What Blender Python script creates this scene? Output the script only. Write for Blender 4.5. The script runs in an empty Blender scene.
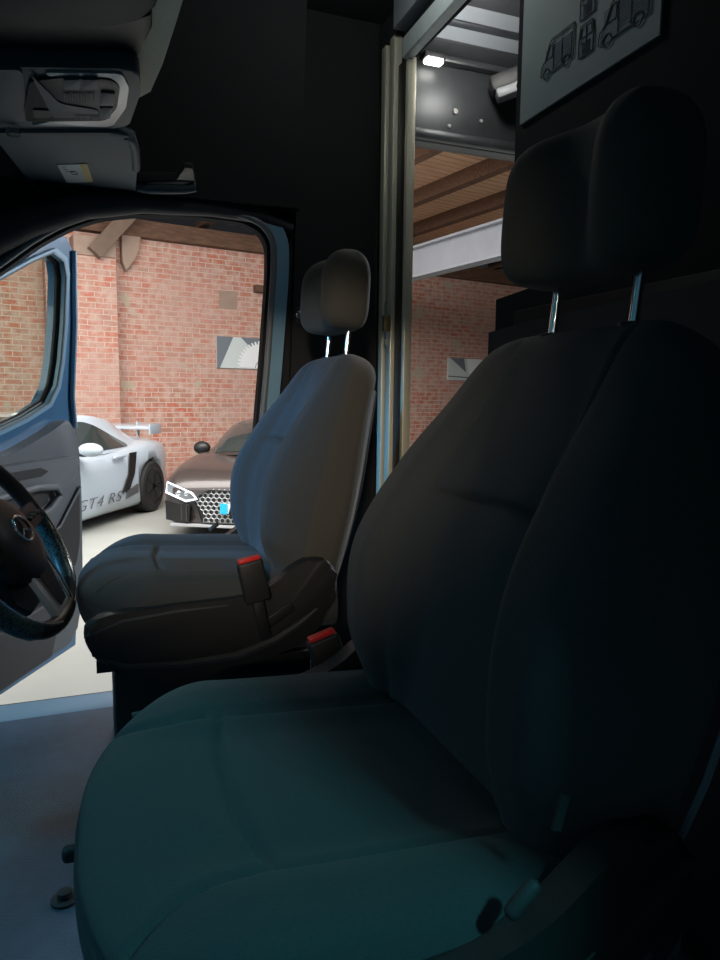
import bpy, bmesh, math, random
from mathutils import Vector, Matrix, noise
from mathutils.geometry import tessellate_polygon
random.seed(4)
PI = math.pi
R = math.radians
SC = bpy.context.scene
COL = SC.collection

# ------------------------------------------------------------------ camera
# metres; x = towards the rear of the van, y = across the van towards the driver's door, z up, cab floor z = 0
EYE = Vector((0, 0, .82)); F = 693.0
TH, PT, RO = R(20.6), R(6.6), R(.6)
fwd = Vector((math.sin(TH)*math.cos(PT), math.cos(TH)*math.cos(PT), -math.sin(PT)))
r0 = Vector((math.cos(TH), -math.sin(TH), 0)); u0 = r0.cross(fwd)
rgt = (r0*math.cos(RO) + u0*math.sin(RO)).normalized(); up = rgt.cross(fwd)
cam = bpy.data.cameras.new('camera'); co = bpy.data.objects.new('camera', cam); COL.objects.link(co)
co.matrix_world = Matrix(((rgt.x, up.x, -fwd.x, EYE.x), (rgt.y, up.y, -fwd.y, EYE.y), (rgt.z, up.z, -fwd.z, EYE.z), (0, 0, 0, 1)))
cam.sensor_fit = 'VERTICAL'; cam.sensor_height = 36; cam.lens = 36*F/960; cam.clip_start = .02; cam.clip_end = 200
SC.camera = co

# ------------------------------------------------------------------ world, lights, exposure
W = bpy.data.worlds.new('world'); SC.world = W; W.use_nodes = True
nt = W.node_tree; nt.nodes.clear()
wo = nt.nodes.new('ShaderNodeOutputWorld'); bg = nt.nodes.new('ShaderNodeBackground')
tc = nt.nodes.new('ShaderNodeTexCoord'); sx = nt.nodes.new('ShaderNodeSeparateXYZ')
cr = nt.nodes.new('ShaderNodeValToRGB'); mr = nt.nodes.new('ShaderNodeMapRange')
nt.links.new(tc.outputs['Generated'], sx.inputs[0]); nt.links.new(sx.outputs[0], mr.inputs[0])
mr.inputs[1].default_value = -1; mr.inputs[2].default_value = 1
nt.links.new(mr.outputs[0], cr.inputs[0]); nt.links.new(cr.outputs[0], bg.inputs[0]); nt.links.new(bg.outputs[0], wo.inputs[0])
cr.color_ramp.elements[0].position = .12; cr.color_ramp.elements[0].color = (.12, .34, .50, 1)
cr.color_ramp.elements[1].position = .5; cr.color_ramp.elements[1].color = (.05, .05, .055, 1)
bg.inputs[1].default_value = .22

def area(name, loc, target, size, power, color=(1, 1, 1), sizey=None):
    l = bpy.data.lights.new(name, 'AREA'); l.energy = power; l.color = color
    l.shape = 'RECTANGLE'; l.size = size; l.size_y = sizey or size
    o = bpy.data.objects.new(name, l); COL.objects.link(o); o.location = loc
    o.rotation_euler = (Vector(target)-Vector(loc)).to_track_quat('-Z', 'Y').to_euler()
    return o
GA = R(10.7)                                     # the garage stands turned against the van
def G(u, v, z): return Vector((u*math.cos(GA)-v*math.sin(GA), u*math.sin(GA)+v*math.cos(GA), z-.67))
area('unseen_garage_light', G(.5, 6.3, 3.95), G(.8, 8.4, 0), 7, 490, (1, .97, .93), 2.5)
area('unseen_garage_light', G(-3.5, 3.2, 3.9), G(-3, 7, 0), 4, 130, (.92, .97, 1), 3)
area('unseen_garage_light', G(6.6, 3.0, 4.0), G(2, 3.2, .6), 1.6, 300, (.85, .93, 1), 1.6)  # added out of view to brighten the inner side of the open door
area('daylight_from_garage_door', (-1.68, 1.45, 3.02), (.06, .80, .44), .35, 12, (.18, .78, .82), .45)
area('teal_fill_passenger_side', (.86, -1.25, 2.3), (.12, .7, .45),  .16, 19, (.13, .78, .84), .16)  # added teal lamp, unseen, placed to light the top of the passenger cushion
def spot(name, loc, target, size, power, color, soft, blend):
    l = bpy.data.lights.new(name, 'SPOT'); l.energy = power; l.color = color; l.spot_size = R(size); l.spot_blend = blend; l.shadow_soft_size = soft
    o = bpy.data.objects.new(name, l); COL.objects.link(o); o.location = loc; o.rotation_euler = (Vector(target)-Vector(loc)).to_track_quat('-Z', 'Y').to_euler()
spot('blue_fill_spot', (-3.0, 1.7, 1.70), (.4, 1.72, .63), 12.5, 430, (.30, .62, 1.0), .15, .5)  # added narrow blue spot, unseen, tints the front of the driver seat
sp = bpy.data.lights.new('warm_fill_passenger_side', 'SPOT'); sp.energy = 185; sp.color = (1, .86, .66); sp.spot_size = R(13.5); sp.spot_blend = .35; sp.shadow_soft_size = .12  # added warm spot, unseen, its cone kept to the driver seat's side
so = bpy.data.objects.new('warm_fill_passenger_side', sp); COL.objects.link(so); so.location = (-.9, -2.2, 1.65); so.rotation_euler = (Vector((.25, 1.33, .80))-Vector((-.9, -2.2, 1.65))).to_track_quat('-Z', 'Y').to_euler()
dl = bpy.data.lights.new('cab_dome_light', 'POINT'); dl.energy = 1.3; dl.color = (.92, 1, .97); dl.shadow_soft_size = .05
do = bpy.data.objects.new('cab_dome_light', dl); COL.objects.link(do); do.location = (.56, 1.45, 1.80)
SC.view_settings.view_transform = 'Standard'; SC.view_settings.look = 'None'
SC.view_settings.exposure = .35; SC.view_settings.gamma = 1; SC.view_settings.use_curve_mapping = False

# ------------------------------------------------------------------ materials
def mat(name, color, rough=.6, metal=0, bump=0, scale=200, vary=0, vscale=8, sheen=0, coat=0, emit=None, spec=.5, trans=0, alpha=1):
    m = bpy.data.materials.new(name); m.use_nodes = True; n = m.node_tree; b = n.nodes['Principled BSDF']
    b.inputs['Base Color'].default_value = (*color, 1); b.inputs['Roughness'].default_value = rough
    b.inputs['Metallic'].default_value = metal; b.inputs['Specular IOR Level'].default_value = spec
    b.inputs['Sheen Weight'].default_value = sheen; b.inputs['Coat Weight'].default_value = coat
    b.inputs['Transmission Weight'].default_value = trans; b.inputs['Alpha'].default_value = alpha
    if emit: b.inputs['Emission Color'].default_value = (*emit[0], 1); b.inputs['Emission Strength'].default_value = emit[1]
    t = n.nodes.new('ShaderNodeTexCoord')
    if bump:
        no = n.nodes.new('ShaderNodeTexNoise'); no.inputs['Scale'].default_value = scale; no.inputs['Detail'].default_value = 3
        bu = n.nodes.new('ShaderNodeBump'); bu.inputs['Strength'].default_value = bump; bu.inputs['Distance'].default_value = .002
        n.links.new(t.outputs['Object'], no.inputs['Vector']); n.links.new(no.outputs['Fac'], bu.inputs['Height']); n.links.new(bu.outputs[0], b.inputs['Normal'])
    if vary:
        no = n.nodes.new('ShaderNodeTexNoise'); no.inputs['Scale'].default_value = vscale; no.inputs['Detail'].default_value = 6
        mx = n.nodes.new('ShaderNodeMix'); mx.data_type = 'RGBA'
        mx.inputs[6].default_value = (*[c*(1-vary) for c in color], 1); mx.inputs[7].default_value = (*[min(1, c*(1+vary)) for c in color], 1)
        n.links.new(t.outputs['Object'], no.inputs['Vector']); n.links.new(no.outputs['Fac'], mx.inputs[0]); n.links.new(mx.outputs[2], b.inputs['Base Color'])
    return m
M = {}
M['fabric'] = mat('seat_fabric', (.070, .074, .080), .9, bump=.5, scale=700, sheen=.08, vary=.15, vscale=300, spec=.2)
M['fabric_side'] = mat('seat_side_fabric', (.082, .078, .070), .88, bump=.4, scale=600, sheen=.08, spec=.2)
M['plastic'] = mat('black_plastic', (.022, .022, .024), .45, bump=.25, scale=900)
M['leather'] = mat('black_leather', (.03, .03, .032), .32, bump=.15, scale=500)
M['plastic_soft'] = mat('dark_grey_trim_plastic', (.045, .046, .05), .6, bump=.3, scale=800)
M['greyplastic'] = mat('grey_door_trim_plastic', (.12, .135, .155), .5, bump=.3, scale=700)
M['visor'] = mat('grey_visor_vinyl', (.10, .125, .15), .6, bump=.2, scale=500)
M['console'] = mat('grey_console_plastic', (.075, .098, .125), .5, bump=.2, scale=700)
M['liner'] = mat('black_headliner_felt', (.020, .020, .022), .95, bump=.3, scale=400)
M['beige'] = mat('cream_headliner', (.80, .76, .62), .9, bump=.6, scale=320, vary=.15, vscale=250)
M['chrome'] = mat('chrome', (.75, .76, .78), .18, 1)
M['satin'] = mat('satin_silver', (.55, .56, .58), .35, .45)
M['spoke'] = mat('silver_spoke', (.88, .89, .90), .35, .1)
M['alu'] = mat('aluminium_profile', (.72, .68, .54), .38, .35, bump=.1, scale=300)
M['whitealu'] = mat('pale_coated_aluminium', (.62, .68, .68), .5, .2, vary=.12, vscale=60)
M['seal'] = mat('rubber_seal', (.015, .015, .016), .5)
M['seal_grey'] = mat('grey_edge_seal', (.20, .21, .23), .45)
M['bluepaint'] = mat('blue_van_paint', (.055, .17, .33), .3, coat=.6, vary=.08)
M['bluepaint_in'] = mat('blue_inner_frame_paint', (.22, .40, .56), .35, coat=.3)
M['floor'] = mat('blue_grey_vinyl_floor', (.075, .135, .21), .5, bump=.7, scale=260, vary=.25, vscale=30)
M['sill'] = mat('blue_grey_sill', (.28, .44, .60), .5, bump=.2, scale=300)
M['red'] = mat('red_button', (.75, .03, .03), .35, emit=None)
M['paper'] = mat('white_poster_paper', (.42, .47, .47), .7, vary=.05)
M['ink'] = mat('grey_print', (.07, .08, .09), .7)
M['inkblue'] = mat('blue_grey_print', (.20, .25, .31), .7)
M['label'] = mat('label_paper', (.62, .66, .66), .6)
M['labely'] = mat('label_yellow', (.62, .50, .22), .6)
M['cargometal'] = mat('grey_primed_steel', (.055, .06, .066), .4, .3, vary=.35, vscale=14)
M['cargoroof'] = mat('pale_roof_steel', (.38, .42, .46), .45, .2, vary=.15, vscale=6)
M['led'] = mat('lamp_lens', (1, 1, .95), .4, emit=((1, .97, .88), 9))
M['brass'] = mat('brass', (.75, .58, .28), .3, .9)
M['concrete'] = mat('pale_concrete_floor', (.31, .32, .30), .75, vary=.18, vscale=1.7, bump=.2, scale=30)
M['cap'] = mat('sandstone_pad', (.36, .26, .205), .9, bump=.5, scale=20, vary=.2)
M['brace'] = mat('brown_timber_brace', (.17, .12, .09), .9, vary=.2)
M['steel'] = mat('white_painted_girder', (.32, .34, .38), .55, vary=.15, vscale=5)
M['whitepaint'] = mat('white_car_paint', (.43, .49, .55), .3, coat=.7)
M['darkpaint'] = mat('dark_bronze_grey_car_paint', (.055, .045, .043), .32, .3, coat=.5)
M['carglass'] = mat('car_glass', (.03, .04, .04), .06, coat=.8)
M['tyre'] = mat('tyre_rubber', (.018, .018, .018), .8)
M['rim'] = mat('black_wheel_rim', (.03, .03, .035), .25, .6)
M['carblack'] = mat('car_black_plastic', (.012, .012, .013), .45)
M['headlamp'] = mat('headlamp_inner', (.35, .37, .4), .2, .7)
M['drl'] = mat('daytime_light_strip', (.9, .95, 1), .2, emit=((.85, .92, 1), 1.2))
M['badge'] = mat('cyan_plate_strip', (.02, .50, .75), .4)
M['decal'] = mat('dark_grey_decal', (.10, .10, .11), .5)
M['white'] = mat('white_print', (.82, .84, .85), .6)
M['greycanvas'] = mat('slate_print', (.16, .19, .22), .6)
M['palegrey'] = mat('pale_grey_print', (.60, .66, .66), .6)
M['screw'] = mat('zinc_screw', (.62, .62, .62), .35, .4)

def perfmat():
    m = mat('teal_lit_perforated_leather', (.10, .20, .20), .3); n = m.node_tree; t = n.nodes.new('ShaderNodeTexCoord'); v = n.nodes.new('ShaderNodeTexVoronoi'); v.inputs['Scale'].default_value = 190
    r = n.nodes.new('ShaderNodeValToRGB'); r.color_ramp.elements[0].color = (.01, .012, .012, 1); r.color_ramp.elements[1].color = (.09, .15, .15, 1); r.color_ramp.elements[0].position = .25; r.color_ramp.elements[1].position = .5  # teal of the light on the grip is put into the leather colour
    n.links.new(t.outputs['Object'], v.inputs['Vector']); n.links.new(v.outputs['Distance'], r.inputs[0]); n.links.new(r.outputs[0], n.nodes['Principled BSDF'].inputs['Base Color']); return m
M['perf'] = perfmat()
def glassmat(name, tint, rough=0):
    m = bpy.data.materials.new(name); m.use_nodes = True; n = m.node_tree; n.nodes.clear()
    o = n.nodes.new('ShaderNodeOutputMaterial'); t = n.nodes.new('ShaderNodeBsdfTransparent'); g = n.nodes.new('ShaderNodeBsdfGlossy')
    t.inputs[0].default_value = (*tint, 1); g.inputs['Roughness'].default_value = rough; g.inputs[0].default_value = (.9, .95, 1, 1)
    f = n.nodes.new('ShaderNodeLayerWeight'); mx = n.nodes.new('ShaderNodeMixShader')
    pw = n.nodes.new('ShaderNodeMath'); pw.operation = 'POWER'; pw.inputs[1].default_value = 4; ma = n.nodes.new('ShaderNodeMath'); ma.operation = 'MULTIPLY_ADD'; ma.inputs[1].default_value = .8; ma.inputs[2].default_value = .04
    n.links.new(f.outputs['Facing'], pw.inputs[0]); n.links.new(pw.outputs[0], ma.inputs[0]); n.links.new(ma.outputs[0], mx.inputs[0]); n.links.new(t.outputs[0], mx.inputs[1]); n.links.new(g.outputs[0], mx.inputs[2]); n.links.new(mx.outputs[0], o.inputs[0])
    return m
M['glass'] = glassmat('door_glass', (.78, .84, .80), .02)
M['windscreen'] = glassmat('windscreen_glass', (.55, .85, .95), .01)

def brickmat(name):
    m = bpy.data.materials.new(name); m.use_nodes = True; n = m.node_tree; L = n.links.new; b = n.nodes['Principled BSDF']
    b.inputs['Roughness'].default_value = .9; b.inputs['Specular IOR Level'].default_value = .2
    t = n.nodes.new('ShaderNodeTexCoord'); s = n.nodes.new('ShaderNodeSeparateXYZ'); a = n.nodes.new('ShaderNodeMath'); c = n.nodes.new('ShaderNodeCombineXYZ')
    L(t.outputs['Object'], s.inputs[0]); L(s.outputs[0], a.inputs[0]); L(s.outputs[1], a.inputs[1]); L(a.outputs[0], c.inputs[0]); L(s.outputs[2], c.inputs[1])
    # slightly wavy courses
    wv = n.nodes.new('ShaderNodeTexNoise'); wv.inputs['Scale'].default_value = 2.5; wm = n.nodes.new('ShaderNodeVectorMath'); wm.operation = 'MULTIPLY_ADD'
    wm.inputs[1].default_value = (.03, .03, 0); L(t.outputs['Object'], wv.inputs['Vector']); L(wv.outputs['Color'], wm.inputs[0]); L(c.outputs[0], wm.inputs[2])
    k = n.nodes.new('ShaderNodeTexBrick'); L(wm.outputs[0], k.inputs['Vector'])
    k.inputs['Scale'].default_value = 1; k.inputs['Brick Width'].default_value = .24; k.inputs['Row Height'].default_value = .084
    k.inputs['Mortar Size'].default_value = .010; k.inputs['Mortar Smooth'].default_value = .6; k.inputs['Bias'].default_value = -.1
    k.inputs['Color1'].default_value = (.52, .16, .10, 1); k.inputs['Color2'].default_value = (.43, .23, .175, 1); k.inputs['Mortar'].default_value = (.64, .53, .45, 1)
    def noisemix(scale, lo, hi, col, src, amount=1.0, detail=5):
        no = n.nodes.new('ShaderNodeTexNoise'); no.inputs['Scale'].default_value = scale; no.inputs['Detail'].default_value = detail
        r = n.nodes.new('ShaderNodeMapRange'); r.inputs[1].default_value = lo; r.inputs[2].default_value = hi; r.inputs[4].default_value = amount
        mx = n.nodes.new('ShaderNodeMix'); mx.data_type = 'RGBA'; mx.inputs[7].default_value = (*col, 1)
        L(t.outputs['Object'], no.inputs['Vector']); L(no.outputs['Fac'], r.inputs[0]); L(r.outputs[0], mx.inputs[0]); L(src, mx.inputs[6]); return mx.outputs[2]
    o = noisemix(9, .38, .72, (.62, .46, .39), k.outputs['Color'], .9, 8)      # mortar smeared over bricks
    o = noisemix(.7, .40, .70, (.52, .34, .29), o, .6)
    o = noisemix(1.7, .66, .69, (.47, .42, .33), o, .8, 3)                       # old plaster patches
    L(o, b.inputs['Base Color'])
    bu = n.nodes.new('ShaderNodeBump'); bu.inputs['Strength'].default_value = .5; bu.inputs['Distance'].default_value = .01; bu.invert = True
    L(k.outputs['Fac'], bu.inputs['Height']); L(bu.outputs[0], b.inputs['Normal'])
    return m
M['brick'] = brickmat('red_brick')
def woodmat(name, c1, c2, gap=None):
    m = bpy.data.materials.new(name); m.use_nodes = True; n = m.node_tree; L = n.links.new; b = n.nodes['Principled BSDF']; b.inputs['Roughness'].default_value = .8
    t = n.nodes.new('ShaderNodeTexCoord'); mp = n.nodes.new('ShaderNodeMapping'); mp.inputs['Scale'].default_value = (3, 14, 14) if not gap else (1.2, 9, 9)
    no = n.nodes.new('ShaderNodeTexNoise'); no.inputs['Detail'].default_value = 5; no.inputs['Scale'].default_value = 2
    r = n.nodes.new('ShaderNodeValToRGB'); r.color_ramp.elements[0].color = (*c1, 1); r.color_ramp.elements[1].color = (*c2, 1); r.color_ramp.elements[0].position = .3; r.color_ramp.elements[1].position = .7
    L(t.outputs['Object'], mp.inputs[0]); L(mp.outputs[0], no.inputs['Vector']); L(no.outputs['Fac'], r.inputs[0]); out = r.outputs[0]
    if gap:                                                                     # board joints
        s = n.nodes.new('ShaderNodeSeparateXYZ'); L(t.outputs['Object'], s.inputs[0])
        f = n.nodes.new('ShaderNodeMath'); f.operation = 'PINGPONG'; f.inputs[1].default_value = gap/2; L(s.outputs[1], f.inputs[0])
        g = n.nodes.new('ShaderNodeMath'); g.operation = 'LESS_THAN'; g.inputs[1].default_value = .006; L(f.outputs[0], g.inputs[0])
        mx = n.nodes.new('ShaderNodeMix'); mx.data_type = 'RGBA'; mx.inputs[7].default_value = (c1[0]*.3, c1[1]*.3, c1[2]*.3, 1); L(g.outputs[0], mx.inputs[0]); L(out, mx.inputs[6]); out = mx.outputs[2]
    L(out, b.inputs['Base Color']); return m
M['boards'] = woodmat('ceiling_boards', (.58, .34, .20), (.74, .48, .31), .14)
M['timber'] = woodmat('dark_timber', (.09, .045, .028), (.16, .085, .05))

# ------------------------------------------------------------------ helpers
def link(name, verts, faces, mats, parent=None, smooth=True, angle=35):
    me = bpy.data.meshes.new(name); me.from_pydata([tuple(v) for v in verts], [], faces)
    return finish(name, me, mats, parent, smooth, angle)
def finish(name, me, mats, parent=None, smooth=True, angle=35):
    if not isinstance(mats, (list, tuple)): mats = [mats]
    for m in mats: me.materials.append(M[m])
    bm = bmesh.new(); bm.from_mesh(me); bmesh.ops.recalc_face_normals(bm, faces=bm.faces[:])
    for f in bm.faces: f.smooth = smooth
    if smooth:
        for e in bm.edges:
            if len(e.link_faces) == 2 and e.calc_face_angle(0) > R(angle): e.smooth = False
    bm.to_mesh(me); bm.free()
    o = bpy.data.objects.new(name, me); COL.objects.link(o)
    if parent: o.parent = parent
    return o
def fbm(name, bm, mats, parent=None, smooth=True, angle=35):
    me = bpy.data.meshes.new(name); bm.to_mesh(me); bm.free(); return finish(name, me, mats, parent, smooth, angle)
def boxbm(bm, c, s, rot=None, bev=0, seg=2):
    r = bmesh.ops.create_cube(bm, size=1); vs = r['verts']
    mtx = Matrix.Translation(Vector(c)) @ (rot.to_4x4() if rot else Matrix()) @ Matrix.Diagonal((*s, 1))
    bmesh.ops.transform(bm, matrix=mtx, verts=vs)
    if bev: bmesh.ops.bevel(bm, geom=list({e for v in vs for e in v.link_edges}), offset=bev, segments=seg, affect='EDGES', profile=.5)
def box(name, c, s, m, parent=None, rot=None, bev=0, seg=2):
    bm = bmesh.new(); boxbm(bm, c, s, rot, bev, seg); return fbm(name, bm, m, parent)
def tubebm(bm, pts, r, n=10, closed=False, cap=True):
    pts = [Vector(p) for p in pts]; N = len(pts); rings = []
    rr = r if isinstance(r, (list, tuple)) else [r]*N
    prev = None
    for i, p in enumerate(pts):
        if closed: t = pts[(i+1) % N]-pts[i-1]
        else: t = pts[min(i+1, N-1)]-pts[max(i-1, 0)]
        t.normalize()
        if prev is None: a = t.orthogonal().normalized()
        else: a = (prev-t*prev.dot(t)).normalized()
        prev = a; b = t.cross(a)
        rings.append([bm.verts.new(p+(a*math.cos(2*PI*k/n)+b*math.sin(2*PI*k/n))*rr[i]) for k in range(n)])
    for i in range(N if closed else N-1):
        A = rings[i]; B = rings[(i+1) % N]
        if closed and i == N-1:                       # best match of the closing ring
            off = min(range(n), key=lambda q: (A[0].co-B[q].co).length); B = B[off:]+B[:off]
        for k in range(n): bm.faces.new((A[k], A[(k+1) % n], B[(k+1) % n], B[k]))
    if cap and not closed: bm.faces.new(rings[0][::-1]); bm.faces.new(rings[-1])
def tube(name, pts, r, m, parent=None, n=10, closed=False):
    bm = bmesh.new(); tubebm(bm, pts, r, n, closed); return fbm(name, bm, m, parent, angle=50)
def prismbm(bm, poly, vec, holes=(), bev=0, seg=2):
    loops = [[Vector(p) for p in poly]]+[[Vector(p) for p in h] for h in holes]
    tris = tessellate_polygon(loops); flat = [p for l in loops for p in l]; vec = Vector(vec)
    a = [bm.verts.new(p) for p in flat]; b = [bm.verts.new(p+vec) for p in flat]; side = []
    if not holes:
        fs = [bm.faces.new(a), bm.faces.new(b[::-1])]
    else:
        fs = []
        for t in tris:
            fs.append(bm.faces.new([a[i] for i in t])); fs.append(bm.faces.new([b[i] for i in t[::-1]]))
    k = 0
    for l in loops:
        n = len(l)
        for i in range(n):
            i0, i1 = k+i, k+(i+1) % n
            bm.faces.new((a[i0], a[i1], b[i1], b[i0])); side += [(a[i0], a[i1]), (b[i0], b[i1])]
        k += n
    if bev:
        ed = [e for e in (bm.edges.get(s) for s in side) if e]
        bmesh.ops.bevel(bm, geom=ed, offset=bev, segments=seg, affect='EDGES', profile=.5)
def prism(name, poly, vec, m, parent=None, holes=(), bev=0, seg=2):
    bm = bmesh.new(); prismbm(bm, poly, vec, holes, bev, seg); return fbm(name, bm, m, parent)
def latheX(bm, prof, n=32, c=(0, 0, 0), ax=1):
    """revolve (axial, radius) profile round the local y axis (ax=1) or z axis (ax=2)"""
    rings = []
    for a, r in prof:
        ring = []
        for k in range(n):
            t = 2*PI*k/n
            p = (r*math.cos(t), a, r*math.sin(t)) if ax == 1 else (r*math.cos(t), r*math.sin(t), a)
            ring.append(bm.verts.new(Vector(p)+Vector(c)))
        rings.append(ring)
    for A, B in zip(rings, rings[1:]):
        for k in range(n): bm.faces.new((A[k], A[(k+1) % n], B[(k+1) % n], B[k]))
    bm.faces.new(rings[0]); bm.faces.new(rings[-1][::-1])
def lathe(name, prof, m, parent=None, n=32, c=(0, 0, 0), ax=1):
    bm = bmesh.new(); latheX(bm, prof, n, c, ax); return fbm(name, bm, m, parent)
def grid(name, rings, m, parent=None, closed=True, angle=60):
    n = len(rings[0]); V = [p for r in rings for p in r]; Fc = []
    for i in range(len(rings)-1):
        for j in range(n if closed else n-1):
            Fc.append((i*n+j, i*n+(j+1) % n, (i+1)*n+(j+1) % n, (i+1)*n+j))
    if closed: Fc.append(tuple(range(n))); Fc.append(tuple((len(rings)-1)*n+j for j in range(n))[::-1])
    return link(name, V, Fc, m, parent, angle=angle)
def thing(name, label, cat, loc=(0, 0, 0), rz=0, group=None):
    o = bpy.data.objects.new(name, None); COL.objects.link(o); o.location = loc; o.rotation_euler = (0, 0, rz); o.empty_display_size = .1
    return tag(o, label, cat, group)
def tag(o, label, cat, group=None):
    o['label'] = label; o['category'] = cat
    if group: o['group'] = group
    return o
def st(o): o['kind'] = 'structure'; return o
def anchor(name, loc=(0, 0, 0), rz=0):
    o = bpy.data.objects.new(name, None); COL.objects.link(o); o.location = loc; o.rotation_euler = (0, 0, rz); return st(o)
def smooth(a, b, x):
    t = max(0, min(1, (x-a)/(b-a))); return t*t*(3-2*t)
def spow(v, p): return math.copysign(abs(v)**p, v)
def interp(tab, t):
    """monotone cubic through the table"""
    n = len(tab)
    if t <= tab[0][0]: return tab[0][1]
    if t >= tab[-1][0]: return tab[-1][1]
    sl = [(tab[i+1][1]-tab[i][1])/(tab[i+1][0]-tab[i][0]) for i in range(n-1)]
    def tan(i):
        if i == 0: return sl[0]
        if i == n-1: return sl[-1]
        a, b = sl[i-1], sl[i]
        return 0 if a*b <= 0 else 2*a*b/(a+b)
    i = max(k for k in range(n-1) if tab[k][0] <= t); h = tab[i+1][0]-tab[i][0]; u = (t-tab[i][0])/h
    return (2*u**3-3*u*u+1)*tab[i][1]+(u**3-2*u*u+u)*h*tan(i)+(3*u*u-2*u**3)*tab[i+1][1]+(u**3-u*u)*h*tan(i+1)
def rounded(poly, r, n=5):
    """round the corners of a planar polygon"""
    P = [Vector(p) for p in poly]; out = []
    for i, p in enumerate(P):
        a = P[i-1]-p; b = P[(i+1) % len(P)]-p; q = min(r, a.length*.45, b.length*.45)
        s = p+a.normalized()*q; e = p+b.normalized()*q
        for k in range(n+1):
            t = k/n; out.append(s*(1-t)**2+p*2*t*(1-t)+e*t*t)
    return out

# ================================================================== THE GARAGE
def gobj(o): o.location = (0, 0, -.67); o.rotation_euler = (0, 0, GA); return o
st(box('ground', (0, 5, -.72), (60, 60, .1), 'concrete'))
V0 = 11.7
def cast(px, py, v=V0):
    """(u, z) on the garage plane v under an image point - used to measure the room"""
    d = fwd+rgt*((px-360)/F)+up*((480-py)/F); n = Vector((-math.sin(GA), math.cos(GA), 0)); t = (v-EYE.dot(n))/d.dot(n); p = EYE+d*t
    return p.dot(Vector((math.cos(GA), math.sin(GA), 0))), p.z+.67
HT = 4.02                                        # top of the brickwork
st(gobj(box('wall_back', (4, V0+.2, HT/2), (34, .4, HT), 'brick')))
ul = cast(76, 330, V0-.3)[0]; ur = cast(118, 330, V0-.3)[0]; zc = cast(100, 257, V0-.3)[1]
st(gobj(box('pilaster', ((ul+ur)/2-.2, V0-.15, zc/2), (ur-ul+.4, .30, zc), 'brick')))
st(gobj(box('pilaster_pad', ((ul+ur)/2, V0-.17, zc+.15), (.62, .34, .30), 'cap', bev=.02)))
st(gobj(box('wall_plate', (4, V0+.06, HT+.13), (34, .5, .26), 'timber')))
st(gobj(box('ceiling', (4, V0-5, HT+.56), (34, 10.8, .06), 'boards')))
st(gobj(box('timber_beam', (4, V0-6.3, HT+.30), (34, .22, .36), 'timber')))
for k in range(17):
    st(gobj(box('roof_joist', (-7+k*1.1, V0-5.0, HT+.44), (.14, 10.6, .20), 'timber')))
st(gobj(box('diagonal_brace', (cast(113, 232, V0-.4)[0], V0-.40, cast(113, 232, V0-.4)[1]), (.22, .2, .9), 'brace', rot=Matrix.Rotation(R(40), 3, 'Y'))))
st(gobj(prism('plaster_corbel', [(cast(a, b, V0-.01)[0], V0-.16, cast(a, b, V0-.01)[1]) for a, b in ((119, 219), (128, 217), (137, 223), (140, 236), (137, 250), (133, 260), (129, 268), (124, 272), (120, 262))], (0, .17, 0), 'cap', bev=.03)))
# white steel girder running out from the wall
bm = bmesh.new(); gu = 5.9; gz = 3.42
for c, sz in (((gu, V0-3.7, gz), (.03, 7.3, .40)), ((gu, V0-3.7, gz+.2), (.2, 7.3, .03)), ((gu, V0-3.7, gz-.2), (.2, 7.3, .03))): boxbm(bm, c, sz)
gd = gobj(fbm('steel_girder', bm, 'steel')); st(gd)
# pictures on the wall
def picture(name, uc, zc, w, h, label, build):
    t = thing(name, label, 'picture', G(uc, V0-.005, zc), GA, None)
    box('canvas', (0, -.02, 0), (w, .036, h), 'palegrey', t); build(t, w, h); return t
def gearpic(t, w, h):
    prism('printed_shade', [(-w/2, -.041, h/2), (-w/2+.30, -.041, h/2), (-w/2+.05, -.041, -h/2), (-w/2, -.041, -h/2)], (0, -.002, 0), 'greycanvas', t)
    prism('printed_shadow', [(-.06, -.041, h/2), (.50, -.041, h/2), (.50, -.041, .12), (.1, -.041, .12)], (0, -.002, 0), 'greycanvas', t)
    pts = []; cx, cz, r = .34, -h/2+.02, .42
    n = 22
    for k in range(n+1):
        a = PI*k/n
        for da, rr in ((-.35, 0), (-.2, .055), (.2, .055), (.35, 0)):
            aa = min(PI, max(0, a+da*PI/n)); x = cx+(r+rr)*math.cos(aa); z = cz+(r+rr)*math.sin(aa)
            pts.append((min(x, w/2), -.0435, min(max(z, -h/2), h/2)))
    prism('printed_gear', pts, (0, -.003, 0), 'white', t)
    bm = bmesh.new()
    tubebm(bm, [(cx+.13*math.cos(PI*k/20), -.047, cz+.13*math.sin(PI*k/20)) for k in range(21)], .006, 6)
    fbm('printed_ring', bm, 'decal', t)
def fanpic(t, w, h):
    prism('printed_shade', [(-w/2+.05, -.041, h/2), (-w/2+.42, -.041, h/2), (-.02, -.041, -.06)], (0, -.002, 0), 'greycanvas', t)
    prism('printed_light', [(-w/2+.5, -.041, h/2), (w/2, -.041, h/2), (w/2, -.041, -.1), (.06, -.041, -.08)], (0, -.002, 0), 'white', t)
    prism('printed_line', [(-w/2, -.041, -.14), (w/2, -.041, -.17), (w/2, -.041, -.19), (-w/2, -.041, -.16)], (0, -.002, 0), 'decal', t)
u1, z1 = cast(216, 352); picture('wall_picture', u1+.5, z1, 1.0, .54, 'unframed picture of a white gear wheel on the brick wall beyond the driver door', gearpic)
u2, z2 = cast(447, 369); picture('wall_picture', u2+.5, z2, 1.0, .46, 'unframed grey and white picture on the brick wall behind the passenger seat shoulder', fanpic)
u3, z3 = cast(262, 290)
tag(gobj(box('wall_bracket', (u3, V0-.07, z3), (.34, .14, .12), 'timber', bev=.01)), 'small dark block fixed to the brick wall above the gear picture', 'bracket')
u4, z4 = cast(228, 300)
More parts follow.
